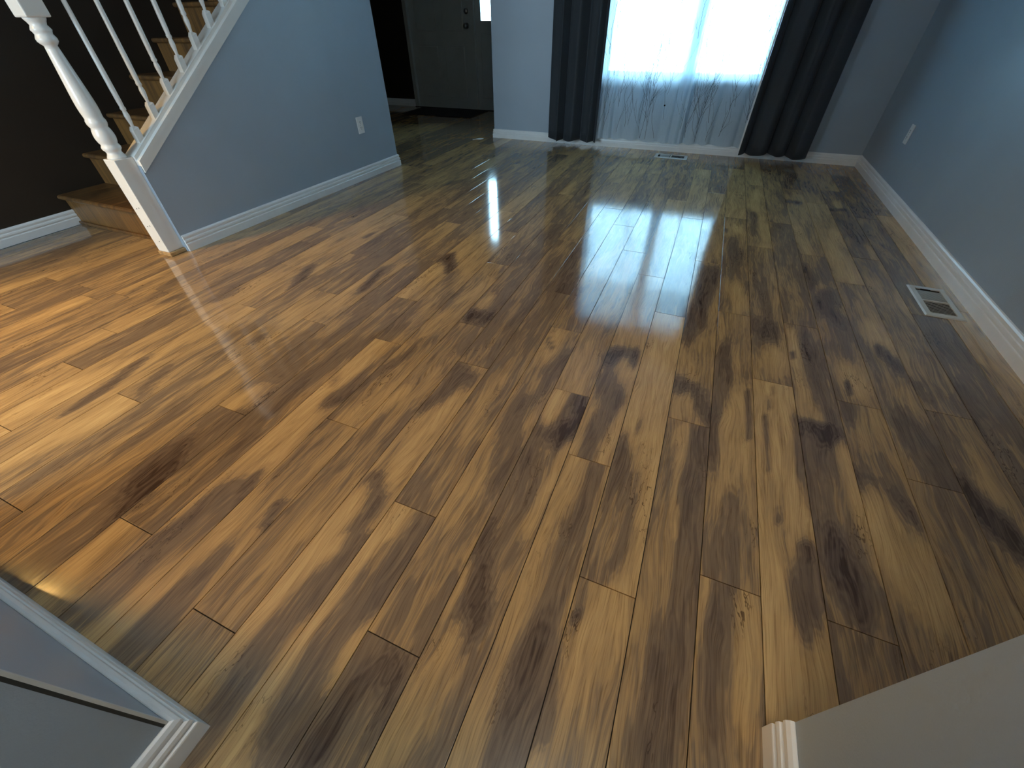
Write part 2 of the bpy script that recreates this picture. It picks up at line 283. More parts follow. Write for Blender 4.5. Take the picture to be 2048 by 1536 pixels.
# wood figure: darker heartwood strokes and pale sapwood of the individual boards, in floor metres
# (board row, x0, y0, x1, y1, radius, tone)
STROKES=[
(-2,-0.297,1.19,-0.323,1.082,0.036,0.56),(-2,-0.323,1.082,-0.351,0.908,0.036,0.56),(-2,-0.351,0.908,-0.342,0.786,0.036,0.56),(-2,-0.342,0.786,-0.319,0.692,0.036,0.56),
(-2,-0.319,0.692,-0.29,0.636,0.036,0.56),(-2,-0.376,0.697,-0.377,0.526,0.006,0.46),(-2,-0.377,0.526,-0.388,0.36,0.006,0.46),(-2,-0.388,0.36,-0.396,0.248,0.006,0.46),
(-1,-0.269,0.366,-0.286,0.268,0.022,0.52),(-2,-0.364,1.045,-0.364,1.045,0.018,0.3),(-1,-0.261,0.867,-0.175,0.854,0.022,0.78),(-1,-0.175,0.854,-0.15,0.929,0.022,0.78),
(-1,-0.15,0.929,-0.184,1.03,0.022,0.78),(-1,-0.257,0.964,-0.257,0.964,0.035,0.1),(-1,-0.224,0.977,-0.219,0.884,0.008,0.6),(-1,-0.263,0.743,-0.255,0.612,0.032,0.58),
(-1,-0.261,0.55,-0.252,0.421,0.045,0.48),(-1,-0.271,0.438,-0.251,0.33,0.022,0.78),(-1,-0.154,0.787,-0.172,0.531,0.022,0.15),(0,-0.143,1.31,-0.046,1.338,0.026,0.75),
(0,-0.071,1.259,-0.071,1.259,0.03,0.2),(0,-0.117,1.166,-0.07,1.067,0.034,0.58),(0,-0.07,1.067,-0.086,0.93,0.034,0.58),(0,-0.086,0.93,-0.09,0.814,0.034,0.58),
(0,-0.031,0.994,-0.035,0.808,0.02,0.2),(0,-0.044,0.907,-0.041,0.856,0.005,0.8),(0,-0.117,0.733,-0.152,0.349,0.03,0.24),(0,-0.048,0.729,-0.052,0.528,0.03,0.5),
(0,-0.052,0.528,-0.055,0.389,0.03,0.5),(-1,-0.146,0.627,-0.159,0.367,0.008,0.42),(1,-0.013,0.817,0.035,0.701,0.045,0.57),(1,0.035,0.701,0.043,0.593,0.045,0.57),
(1,0.043,0.593,0.015,0.474,0.045,0.57),(1,0.026,1.061,0.07,0.733,0.006,0.45),(-3,-0.432,0.44,-0.437,0.38,0.036,0.57),(-3,-0.437,0.38,-0.427,0.302,0.036,0.57),
(-3,-0.427,0.302,-0.461,0.243,0.036,0.57),(-3,-0.461,0.243,-0.475,0.191,0.036,0.57),(-3,-0.502,0.343,-0.494,0.288,0.012,0.42),(-3,-0.487,0.995,-0.479,0.77,0.03,0.33),
(-2,-0.415,0.741,-0.415,0.487,0.018,0.22),(-4,-0.673,1.005,-0.591,0.933,0.03,0.66),(-4,-0.591,0.933,-0.657,0.886,0.03,0.66),(-4,-0.672,0.804,-0.672,0.804,0.02,0.68),
(-4,-0.578,0.772,-0.604,0.604,0.06,0.24),(-4,-0.604,0.604,-0.588,0.489,0.06,0.24),(-4,-0.692,0.397,-0.65,0.426,0.026,0.68),(-4,-0.65,0.426,-0.598,0.383,0.026,0.68),
(-4,-0.668,0.327,-0.648,0.21,0.05,0.1),(-4,-0.602,0.344,-0.569,0.295,0.012,0.55),(-4,-0.554,0.277,-0.56,0.172,0.02,0.56),(-5,-0.786,0.825,-0.834,0.626,0.02,0.18),
(-6,-0.946,0.648,-0.949,0.861,0.02,0.58),(-6,-0.949,0.861,-0.893,1.032,0.02,0.58),(-7,-1.024,0.874,-1.024,0.874,0.045,0.1),(-7,-1.005,0.707,-0.965,0.752,0.022,0.66),
(-7,-1.072,0.822,-1.057,0.786,0.015,0.5),(2,0.131,1.246,0.193,1.212,0.02,0.68),(2,0.193,1.212,0.247,1.107,0.02,0.68),(2,0.165,1.135,0.165,1.135,0.03,0.15),
(2,0.172,0.996,0.188,0.678,0.02,0.2),(2,0.231,1.019,0.218,0.806,0.036,0.57),(2,0.218,0.806,0.232,0.508,0.036,0.57),(3,0.29,1.496,0.288,1.309,0.038,0.62),
(3,0.288,1.309,0.28,1.079,0.038,0.62),(3,0.28,1.079,0.275,0.992,0.038,0.62),(3,0.343,1.234,0.325,1.058,0.04,0.15),(3,0.325,1.058,0.319,0.732,0.04,0.15),
(3,0.365,0.779,0.293,0.598,0.05,0.44),(3,0.371,1.293,0.37,1.076,0.008,0.6),(4,0.451,1.345,0.424,1.179,0.006,0.5),(4,0.424,1.179,0.422,0.953,0.006,0.5),
(4,0.432,0.852,0.442,0.741,0.032,0.32),(4,0.434,0.801,0.448,0.764,0.006,0.6),(4,0.518,1.201,0.512,1.024,0.018,0.52),(4,0.512,1.024,0.52,0.888,0.018,0.52),
(4,0.502,0.649,0.478,0.583,0.035,0.62),(4,0.494,0.733,0.494,0.733,0.008,0.9),(4,0.5,0.692,0.5,0.692,0.007,0.8),(3,0.381,0.716,0.381,0.716,0.007,0.7),
(5,0.55,1.566,0.56,1.37,0.025,0.15),(5,0.614,1.615,0.623,1.367,0.035,0.6),(5,0.56,1.269,0.56,1.269,0.036,0.15),(5,0.535,1.167,0.583,1.163,0.02,0.88),
(5,0.583,1.163,0.633,1.183,0.02,0.88),(5,0.631,1.272,0.631,1.272,0.02,0.7),(5,0.593,1.248,0.593,1.248,0.012,0.2),(5,0.555,1.049,0.55,0.827,0.045,0.57),
(5,0.636,1.11,0.644,0.921,0.02,0.24),(5,0.644,0.921,0.653,0.746,0.02,0.24),(5,0.557,0.739,0.591,0.656,0.035,0.82),(6,0.724,1.506,0.724,1.506,0.045,0.14),
(6,0.698,1.516,0.708,1.439,0.006,0.75),(6,0.681,1.335,0.681,1.335,0.03,0.6),(6,0.666,1.002,0.722,0.97,0.02,0.76),(6,0.722,0.97,0.758,0.923,0.02,0.76),
(6,0.699,0.862,0.738,0.768,0.055,0.14),(7,0.849,1.287,0.869,1.191,0.045,0.72),(7,0.869,1.191,0.89,1.145,0.045,0.72),(8,0.926,1.567,0.952,1.491,0.014,0.66),
(8,0.955,1.395,0.96,1.271,0.04,0.55),(8,0.931,1.068,0.979,0.962,0.03,0.85),(8,1.003,1.26,1.029,1.051,0.02,0.3),(1,0.038,1.59,0.055,1.165,0.05,0.12),
(2,0.21,2.202,0.167,1.759,0.04,0.7),(2,0.167,1.759,0.142,1.617,0.04,0.7),(2,0.206,1.463,0.206,1.463,0.05,0.3),(3,0.328,2.925,0.328,2.925,0.03,0.15),
(3,0.263,2.87,0.263,2.87,0.015,0.65),(3,0.31,2.689,0.329,2.446,0.035,0.66),(3,0.304,2.302,0.304,2.302,0.04,0.5),(3,0.33,2.075,0.345,1.941,0.035,0.12),
(3,0.325,1.572,0.333,1.297,0.012,0.25),(4,0.465,3.751,0.439,3.412,0.033,0.12),(4,0.439,3.412,0.493,2.871,0.033,0.12),(4,0.434,3.228,0.427,2.904,0.025,0.6),
(4,0.459,2.694,0.459,2.694,0.03,0.2),(4,0.439,2.355,0.449,1.983,0.04,0.52),(4,0.427,1.76,0.466,1.748,0.035,0.66),(4,0.461,1.519,0.461,1.519,0.045,0.18),
(5,0.591,3.058,0.591,3.058,0.04,0.55),(5,0.574,2.208,0.597,2.041,0.012,0.28),(5,0.552,1.754,0.551,1.602,0.02,0.15),(5,0.542,1.598,0.542,1.598,0.008,0.8),
(5,0.605,1.749,0.604,1.437,0.034,0.6),(6,0.732,3.808,0.732,3.808,0.02,0.25),(6,0.66,3.614,0.748,3.608,0.014,0.75),(6,0.695,3.038,0.719,2.646,0.03,0.2),
(6,0.661,2.486,0.676,2.249,0.02,0.62),(6,0.718,2.229,0.718,2.229,0.03,0.18),(6,0.692,2.08,0.749,1.946,0.03,0.7),(7,0.88,3.022,0.85,2.475,0.045,0.13),
(6,0.731,2.163,0.811,2.177,0.03,0.66),(8,0.991,3.662,0.991,3.662,0.03,0.2),(8,0.908,3.517,1.017,3.559,0.01,0.75),(8,0.942,3.257,1.052,3.237,0.03,0.6),
(7,0.861,1.865,0.882,1.822,0.05,0.16),(7,0.868,1.754,0.899,1.662,0.02,0.75),(8,1.025,2.889,1.041,2.636,0.02,0.3),(8,1.04,2.592,1.036,1.858,0.018,0.32),
(-8,-1.236,1.831,-1.189,1.885,0.02,0.76),(-8,-1.189,1.885,-1.097,1.75,0.02,0.76),(-8,-1.159,1.682,-1.171,1.424,0.03,0.12),(-4,-0.615,2.075,-0.576,1.661,0.008,0.66),
(-4,-0.576,1.661,-0.58,1.385,0.008,0.66),(-5,-0.802,1.387,-0.702,1.396,0.02,0.78),(-5,-0.775,1.512,-0.775,1.512,0.03,0.2),(-3,-0.543,2.103,-0.363,1.502,0.035,0.66),
(-5,-0.793,2.314,-0.728,2.455,0.025,0.58),(-5,-0.81,2.784,-0.81,2.784,0.03,0.62),(-2,-0.37,1.306,-0.37,1.306,0.04,0.1),(-2,-0.406,1.344,-0.359,1.272,0.008,0.5),
(-2,-0.361,1.037,-0.361,1.037,0.02,0.32),(-7,-1.06,1.3,-1.064,1.107,0.05,0.5),(-13,-1.818,1.972,-1.818,1.972,0.02,0.68),(-10,-1.459,1.607,-1.404,1.405,0.02,0.65),
(-13,-1.842,1.478,-1.842,1.478,0.02,0.66),(-7,-1.053,1.642,-0.993,1.311,0.05,0.42),(-9,-1.254,1.428,-1.195,1.586,0.015,0.6),(-7,-1.106,2.82,-1.061,3.263,0.03,0.6),
(-13,-1.899,3.092,-1.824,3.222,0.02,0.66),(-7,-0.984,0.785,-0.952,1.022,0.03,0.5),(-7,-1.018,1.02,-1.051,0.887,0.03,0.2),(-6,-0.899,1.119,-0.907,0.956,0.01,0.6),
(-5,-0.766,1.677,-0.725,1.482,0.02,0.5),(-6,-0.979,1.712,-0.92,1.405,0.02,0.5),(-6,-0.909,3.465,-0.909,3.098,0.03,0.2),(-5,-0.791,3.51,-0.754,3.115,0.02,0.6),
(-14,-2.001,1.103,-2.001,1.103,0.03,0.5),(-13,-1.818,1.433,-1.713,1.218,0.02,0.72),(-11,-1.554,0.876,-1.554,0.876,0.015,0.72),(-10,-1.483,0.753,-1.483,0.753,0.015,0.72),
(-16,-2.227,0.996,-2.242,0.937,0.016,0.66),(-17,-2.31,0.628,-2.31,0.469,0.03,0.6),(-13,-1.868,0.574,-1.821,0.391,0.02,0.7),(-13,-1.821,0.391,-1.815,0.327,0.02,0.7),
(-12,-1.659,0.447,-1.73,0.584,0.016,0.62),(-9,-1.315,0.333,-1.231,0.191,0.026,0.78),(-8,-1.122,0.465,-1.135,0.391,0.015,0.62),(-14,-1.903,0.492,-1.979,0.279,0.05,0.14),
(-12,-1.692,0.396,-1.743,0.166,0.05,0.14),(-9,-1.272,0.613,-1.332,0.541,0.03,0.2),(-16,-2.21,0.64,-2.21,0.448,0.03,0.16),(-23,-3.067,0.962,-3.138,0.727,0.04,0.14),
(-19,-2.646,0.776,-2.717,0.538,0.04,0.18),(-10,-1.495,0.448,-1.477,0.167,0.05,0.38),(-11,-1.594,0.585,-1.623,0.442,0.02,0.45),(-13,-1.779,1.07,-1.814,0.827,0.03,0.2),
(-10,-1.453,0.864,-1.517,0.67,0.03,0.45),(-9,-1.315,0.267,-1.244,0.156,0.03,0.8),(-7,-1.032,0.249,-0.977,0.271,0.025,0.68),(-7,-1.001,0.198,-1.035,0.058,0.05,0.55),
(-7,-1.035,0.058,-1.059,-0.027,0.05,0.55),(-6,-0.932,0.26,-0.914,0.085,0.028,0.15),(-6,-0.914,0.085,-0.943,-0.095,0.028,0.15),(-6,-0.875,0.092,-0.879,-0.025,0.033,0.56),
(-6,-0.879,-0.025,-0.881,-0.097,0.033,0.56),(-6,-0.847,0.301,-0.829,0.248,0.01,0.75),(-7,-0.985,0.355,-0.974,0.309,0.012,0.7),(-9,-1.288,0.002,-1.245,-0.074,0.05,0.5),
(-8,-1.186,0.106,-1.183,-0.07,0.03,0.15),(-6,-0.843,-0.01,-0.799,-0.096,0.03,0.42),(-4,-0.669,0.273,-0.646,0.144,0.045,0.13),(-4,-0.646,0.144,-0.65,0.086,0.045,0.13),
(-4,-0.617,0.33,-0.55,0.282,0.012,0.6),(-4,-0.57,0.241,-0.599,0.139,0.034,0.56),(-4,-0.599,0.139,-0.609,0.044,0.034,0.56),(-4,-0.609,0.044,-0.595,-0.027,0.034,0.56),
(-4,-0.595,-0.027,-0.584,-0.095,0.034,0.56),(-3,-0.516,0.321,-0.525,0.141,0.028,0.1),(-3,-0.525,0.141,-0.527,-0.029,0.028,0.1),(-3,-0.527,-0.029,-0.529,-0.125,0.028,0.1),
(-3,-0.457,0.391,-0.447,0.269,0.036,0.57),(-3,-0.447,0.269,-0.488,0.197,0.036,0.57),(-3,-0.488,0.197,-0.488,0.083,0.036,0.57),(-3,-0.488,0.083,-0.48,0.006,0.036,0.57),
(-3,-0.48,0.006,-0.424,-0.081,0.036,0.57),(-3,-0.503,0.311,-0.491,0.274,0.012,0.45),(-2,-0.292,0.307,-0.302,0.214,0.018,0.54),(-2,-0.302,0.214,-0.295,0.153,0.018,0.54),
(-2,-0.409,0.035,-0.403,-0.02,0.04,0.56),(-2,-0.403,-0.02,-0.422,-0.088,0.04,0.56),(-2,-0.37,0.019,-0.336,0.072,0.024,0.74),(-2,-0.336,0.072,-0.3,0.045,0.024,0.74),
(-2,-0.389,-0.072,-0.373,-0.008,0.02,0.74),(-2,-0.334,-0.005,-0.325,-0.04,0.03,0.42),(-1,-0.276,0.434,-0.243,0.319,0.024,0.76),(-1,-0.243,0.319,-0.199,0.239,0.024,0.76),
(-1,-0.281,0.295,-0.281,0.295,0.03,0.28),(-1,-0.242,0.232,-0.244,0.119,0.009,0.68),(-1,-0.237,0.17,-0.243,0.06,0.028,0.2),(-1,-0.243,0.06,-0.267,-0.016,0.028,0.2),
(-1,-0.127,0.183,-0.179,0.101,0.04,0.46),(-1,-0.179,0.101,-0.189,0.016,0.04,0.46),(0,-0.053,0.168,-0.027,0.084,0.04,0.7),(-3,-0.505,-0.089,-0.515,-0.027,0.006,0.45),
(1,0.028,0.59,0.001,0.463,0.03,0.52),(1,-0.013,0.405,-0.013,0.405,0.025,0.52),(1,0.075,0.429,0.022,0.245,0.028,0.2),(1,0.022,0.245,0.016,0.127,0.028,0.2),
(1,-0.014,0.23,-0.009,0.13,0.014,0.62),(1,0.007,0.35,0.007,0.35,0.008,0.8),(0,-0.055,0.197,-0.038,0.092,0.05,0.7),(2,0.231,0.435,0.197,0.318,0.03,0.6),
(2,0.197,0.318,0.195,0.189,0.03,0.6),(3,0.269,0.53,0.265,0.413,0.02,0.2),(3,0.311,0.535,0.303,0.428,0.034,0.6),(3,0.303,0.428,0.293,0.326,0.034,0.6),
(3,0.358,0.526,0.346,0.333,0.025,0.22),(3,0.36,0.434,0.358,0.375,0.004,0.95),(4,0.497,0.737,0.497,0.737,0.008,0.9),
]
SEEDS={}
BASE={(-1,-1):0.42,(-1,0):0.36,(0,0):0.25,(0,-1):0.3,(1,0):0.14,(-3,-1):0.12,(-3,0):0.47,(-4,-1):0.24,(-5,0):0.4,(-6,-1):0.33,(-6,0):0.35,(-7,-1):0.2,(2,0):0.33,(2,-1):0.42,(3,0):0.36,(4,-1):0.15,(4,0):0.4,(5,0):0.48,(6,0):0.45,(6,-1):0.38,(7,0):0.4,(7,-1):0.44,(5,1):0.45,(7,1):0.3,(8,0):0.42,(-2,-1):0.5,(1,-1):0.33,(3,-1):0.4}
# ---------------------------------------------------------------- room shell
H=2.44
def struct(o): o['kind']='structure'; return o
XR, YF, XL = 1.311, 4.878, -3.80
def SX(y): return -2.675 + .0328*(y-1.38)          # face of the stair wall (very slightly out of square)
struct(B().box((XR,.298,-.0),(XR+.12,YF+.14,H)).build('wall_right',M['wall']))
wx0,wx1,wz0,wz1=-1.09,.35,.585,2.10
b=B(); b.box((-2.26,YF,0),(wx0,YF+.14,H)); b.box((wx1,YF,0),(XR,YF+.14,H)); b.box((wx0,YF,0),(wx1,YF+.14,wz0)); b.box((wx0,YF,wz1),(wx1,YF+.14,H))
b.box((-2.26,YF+.14,0),(-2.14,6.57,H))
struct(b.build('wall_far',M['wall']))
# stair wall with its sloping top
SL=.683
def capz(y): return .455+SL*(y-1.385)
b=B(); b.prism([(1.385,0),(3.46,0),(3.46,capz(3.46)),(1.385,.455)],lambda u,v,t:(SX(u)-t,u,v),0,.11)
struct(b.build('wall_stair',M['wall']))
struct(B().box((XL-.12,-3.3,0),(XL,3.46,H)).build('wall_left',M['dark_wall']))
b=B(); b.box((-5.2,3.46,0),(-2.76,3.56,H)); struct(b.build('wall_under_stair',M['dark_wall']))
b=B(); b.box((-5.3,3.46,0),(-5.2,6.7,H)); struct(b.build('wall_foyer_left',M['dark_wall']))
DY=6.57
b=B(); b.box((-5.2,DY,0),(-4.40,DY+.12,H)); b.box((-4.40,DY,2.10),(-2.78,DY+.12,H)); b.box((-2.78,DY,0),(-2.14,DY+.12,H))
struct(b.build('wall_foyer',M['dark_wall']))
nl=B().box((-1.62,-3.3,0),(-.61,-.12,H)); struct(nl.build('wall_near_left',M['wall']))
struct(B().box((.395,-3.3,0),(XR+.12,.298,H)).build('wall_near_right',M['wall']))
b=B(); b.box((XL,-3.4,0),(-1.62,-3.3,H)); b.box((-.61,-3.42,0),(.395,-3.32,H)); struct(b.build('wall_back',M['wall']))
struct(B().box((-5.3,-3.4,H),(XR+.12,DY+.12,H+.06)).build('ceiling',M['ceiling']))
floor=struct(B().box((-5.3,-3.4,-.05),(XR+.12,DY+.12,-.0085)).build('floor',M['sub']))
struct(B().box((-14,DY+.13,-.45),(12,22,-.35)).build('ground_outside',M['ground']))
struct(B().box((-2.0,YF+.15,-.45),(12,DY+.13,-.35)).build('ground_beside_house',M['ground']))

# ---------------------------------------------------------------- baseboards (moulded profile swept along a line)
BP=[(0,0),(.015,0),(.016,.044),(.0150,.047),(.0105,.049),(.0105,.055),(.0145,.057),(.0150,.062),(.0135,.070),(.0085,.073),(.0085,.080),(.0115,.082),(.0110,.090),(.0065,.0975),(.002,.100),(0,.100)]
def baseboard(name, pts, h=.1, mat='trim'):
    """pts: wall line (x,y) with the room on the right-hand side of travel"""
    n=len(BP); v=[]; f=[]
    P=[Vector(p) for p in pts]
    for i,p in enumerate(P):
        d0=(P[i]-P[i-1]).normalized() if i>0 else (P[1]-P[0]).normalized()
        d1=(P[i+1]-P[i]).normalized() if i<len(P)-1 else d0
        n0=Vector((d0.y,-d0.x)); n1=Vector((d1.y,-d1.x)); mm=(n0+n1); mm/= mm.dot(n0)
        for u,z in BP: q=p+mm*u; v.append((q.x,q.y,z*h/.1))
    for i in range(len(P)-1):
        for j in range(n):
            k=(j+1)%n; f.append((i*n+j,(i+1)*n+j,(i+1)*n+k,i*n+k))
    f.append(tuple(range(n))); f.append(tuple((len(P)-1)*n+j for j in range(n))[::-1])
    return struct(B().add(v,f).build(name,M[mat]))
g=.0005
baseboard('baseboard_far',[(-2.26-g,DY-.05),(-2.26-g,YF-g),(XR-g,YF-g)][::1],.086)
baseboard('baseboard_right',[(XR-g,YF-.018),(XR-g,.31)],.092)
baseboard('baseboard_stair',[(SX(1.388)+g,1.388),(SX(3.46)+g,3.46+g),(-2.74,3.46+g)][::1],.092)
baseboard('baseboard_left',[(XL+g,-3.25),(XL+g,1.43)],.092)
baseboard('baseboard_near_left',[(-.61+g,-3.25),(-.61+g,-.12+g),(-1.62,-.12+g)],.1)
baseboard('baseboard_near_right',[(.395-g,.298),(.395-g,-3.25)],.1)
baseboard('baseboard_foyer',[(-5.19,DY-g),(-4.41,DY-g)],.092)
# metal corner bead on the near left corner, its groove's shade painted as a dark strip
B().box((-.613,-.1225,.1),(-.6080,-.1180,H-.01)).build('trim_1',M['grille'])['kind']='structure'
B().box((-.612,-.1275,.1),(-.6092,-.1226,H-.01)).build('trim_2',M['groove_shade'])['kind']='structure'

# ---------------------------------------------------------------- floor planks
X0,PW_,PL=-.1496361,.1341030,1.285
OFF={8:1.427,7:1.07,6:1.369,5:.556,4:1.386,3:.553,2:1.062,1:.438,0:.785,-1:1.056,-2:.145,-3:.44,-4:1.063,-5:.028,-6:.62,-7:1.069,
 -8:.111,-9:.524,-10:1.069,-11:.018,-12:.428,-13:1.056,-15:.463,-16:.674,-17:1.0,-19:.824,-22:.866}
rnd=random.Random(11)
def plank_mesh(x0,x1,y0,y1,cx,cy,tone,seed,nx,ny,bev=.0008):
    """top grid with a rounded-over rim, sides down to the underlay"""
    xs=[x0,x0+bev]+[x0+bev+(x1-x0-2*bev)*i/nx for i in range(1,nx)]+[x1-bev,x1]
    ys=[y0,y0+bev]+[y0+bev+(y1-y0-2*bev)*i/ny for i in range(1,ny)]+[y1-bev,y1]
    v=[];tn=[]
    for j,y in enumerate(ys):
        for i,x in enumerate(xs):
            e=i in (0,len(xs)-1) or j in (0,len(ys)-1)
            v.append((x-cx,y-cy,-.0001 if e else 0)); tn.append(tone(x,y))
    nxx=len(xs); f=[(j*nxx+i,j*nxx+i+1,(j+1)*nxx+i+1,(j+1)*nxx+i) for j in range(len(ys)-1) for i in range(nxx-1)]
    nt0=len(v)
    ring=[i for i in range(nxx)]+[j*nxx+nxx-1 for j in range(1,len(ys))]+[(len(ys)-1)*nxx+i for i in range(nxx-2,-1,-1)]+[j*nxx for j in range(len(ys)-2,0,-1)]
    for r in ring: v.append((v[r][0],v[r][1],-.0084)); tn.append(tn[r])
    L=len(ring)
    for q in range(L):
        a,b_=ring[q],ring[(q+1)%L]; f.append((a,nt0+q,nt0+(q+1)%L,b_))
    return v,f,tn
def add_attrs(me,tn,seed):
    a=me.attributes.new('tone','FLOAT','POINT'); a.data.foreach_set('value',tn)
    a=me.attributes.new('seed','FLOAT','POINT'); a.data.foreach_set('value',[seed]*len(tn) if not isinstance(seed,list) else seed)

# figure of the individual boards: base tone per board and painted-in heartwood strokes, board coordinates:
# (row, joint index) -> seed, base tone ; strokes (row, x0,y0,x1,y1,radius,delta)
def boards():
    for k in range(-38,11):
        xa,xb=X0+k*PW_,X0+(k+1)*PW_; xm=(xa+xb)/2
        if k not in OFF: OFF[k]=rnd.random()*PL
        # intervals of floor along y for this row
        iv=[]
        if xm<-3.80: iv=[(3.57,DY)] if xm>-5.19 else []
        elif xm<-2.70: iv=[(-.7,1.425),(3.57,DY)]
        elif xm<-2.26: iv=[(-.7,DY)]
        elif xm<-1.62: iv=[(-.7,YF-.002)]
        elif xm<-.70: iv=[(-.119,YF-.002)]
        elif xm<.39: iv=[(-3.3,YF-.002)]
        else: iv=[(.299,YF-.002)]
        xa_,xb_=max(xa,-5.199),min(xb,XR-.001)
        if xb_-xa_<.02: continue
        for (ya,yb) in iv:
            j=math.floor((ya-OFF[k])/PL)
            while True:
                y0=OFF[k]+j*PL; y1=y0+PL
                if y0>=yb: break
                a_,b_=max(y0,ya),min(y1,yb)
                if b_-a_>.01: yield k,j,xa_,xb_,a_,b_
                j+=1
def strokes_for(k,y0,y1):
    return [s for s in STROKES if s[0]==k and y0-.02<=(s[2]+s[4])/2<=y1+.02]
GAP=.0011
npl=0
for k,j,xa,xb,y0,y1 in boards():
    seed=SEEDS.get((k,j),rnd.random()); base=BASE.get((k,j),.27+.27*rnd.random())
    ss=strokes_for(k,y0,y1)
    def tone(x,y):
        t=base
        for (_,sx0,sy0,sx1,sy1,r,dl) in ss:
            dx,dy=sx1-sx0,(sy1-sy0)*.34; px,py=x-sx0,(y-sy0)*.34
            L2=dx*dx+dy*dy; u=0 if L2<1e-9 else max(0,min(1,(px*dx+py*dy)/L2))
            dd=math.hypot(px-u*dx,py-u*dy)/r
            t+=(dl-t)*math.exp(-(dd**5)) if dd<1.7 else 0
        return t
    near=ss or (y0<3.2)
    nx,ny=(8,max(3,int((y1-y0)/.028))) if ss else ((3,max(2,int((y1-y0)/.16))))
    v,f,tn=plank_mesh(xa+GAP,xb-GAP,y0+GAP,y1-GAP,(xa+xb)/2,(y0+y1)/2,tone,seed,nx,ny)
    o=mesh('plank',v,f,M['wood'],floor,loc=((xa+xb)/2,(y0+y1)/2,0))
    add_attrs(o.data,tn,seed); npl+=1
print('planks',npl)
# ---------------------------------------------------------------- staircase
def woodpart(b,name,parent,tone,mat='stair_wood'):
    o=b.build(name,M[mat],parent); n=len(o.data.vertices); add_attrs(o.data,[tone]*n,rnd.random()); return o
st=empty('staircase',(-3.24,1.43,0),'dark wooden staircase climbing between the dark wall and the white railing','staircase')
def loc(o,par):
    o.matrix_parent_inverse=Matrix.Translation(par.location).inverted(); return o
RISE,RUN=.187,.268
XS0,XS1=XL+.002,-2.80
for i in range(8):
    y=1.43+RUN*i; z=RISE*(i+1)
    x1=-2.80
    b=B()
    yend=min(y+RUN+.012,3.455)
    # tread with rounded nosing
    prof=[(yend,z-.028),(y-.018,z-.028),(y-.027,z-.022),(y-.030,z-.014),(y-.027,z-.005),(y-.018,z),(yend,z)]
    b.prism(prof,lambda u,v,t:(t,u,v),XS0,x1)
    loc(woodpart(b,'tread',st,.42),st)
    b=B().box((XS0,y,z-RISE+(.0 if i else 0)),(x1,y+.014,z-.028)); loc(woodpart(b,'riser',st,.34),st)
    if i==0:
        b=B().bbox((XS0+.0,y-.016,0),(x1,y-.0005,.02),.004,2); loc(woodpart(b,'shoe_moulding',st,.4),st)
# ---------------------------------------------------------------- railing: newel, cap, balusters, handrail
rl=empty('stair_railing',(-2.745,1.34,0),'white stair railing with turned newel post and slim balusters on a sloping cap','railing')
NX,NY=-2.745,1.342; hs=.045
b=B().bbox((NX-hs-.006,NY-hs-.006,0),(NX+hs+.012,NY+hs+.006,.022),.003,1)
blk=loc(woodpart(b,'base_block',rl,.30,'wood'),rl); blk['label']='small brown wooden block under the newel post'
b=B().bbox((NX-hs,NY-hs,.022),(NX+hs,NY+hs,.500),.003,2)
# chamfer + turned shaft
prof=[(.043,.500),(.040,.508),(.034,.518),(.031,.526),(.034,.534),(.0395,.541),(.0405,.551),(.037,.558),(.0345,.563),(.039,.572),(.0425,.588),(.0425,.604),(.039,.622),(.0345,.634),(.038,.640),(.041,.650),(.041,.662),(.037,.670),
(.0375,.680),(.0395,.700),(.040,.720),(.039,.745),(.036,.785),(.0315,.84),(.0275,.89),(.0245,.925),(.0235,.938),(.030,.944),(.0365,.952),(.0375,.962),(.034,.970),(.031,.976),(.0335,.984),(.037,.990),(.0335,.998),(.029,1.006),(.033,1.016),(.038,1.024),(.041,1.032)]
b.lathe(prof,(NX,NY,0),32)
b.bbox((NX-hs,NY-hs,1.030),(NX+hs,NY+hs,1.30),.005,2)
b.lathe([(.055,1.30),(.058,1.31),(.052,1.322),(.03,1.332),(.022,1.34),(.034,1.355),(.042,1.375),(.036,1.40),(.02,1.415),(.004,1.42)],(NX,NY,0),24)
nw=loc(b.build('newel_post',M['newel'],rl),rl)
for (hx,hz) in ((-.012,.262),(.012,.268),(-.012,.166),(.012,.172),(.014,.085)):
    q=B().lathe([(.0028,-.0006),(.0028,.0006)],(NX+hx,NY-hs,hz),10,'y').build('screw_hole',M['slot'],nw); q.matrix_parent_inverse=Matrix.Translation(rl.location).inverted()
    q.matrix_parent_inverse=Matrix.Identity(4); q.location=(0,0,0); 
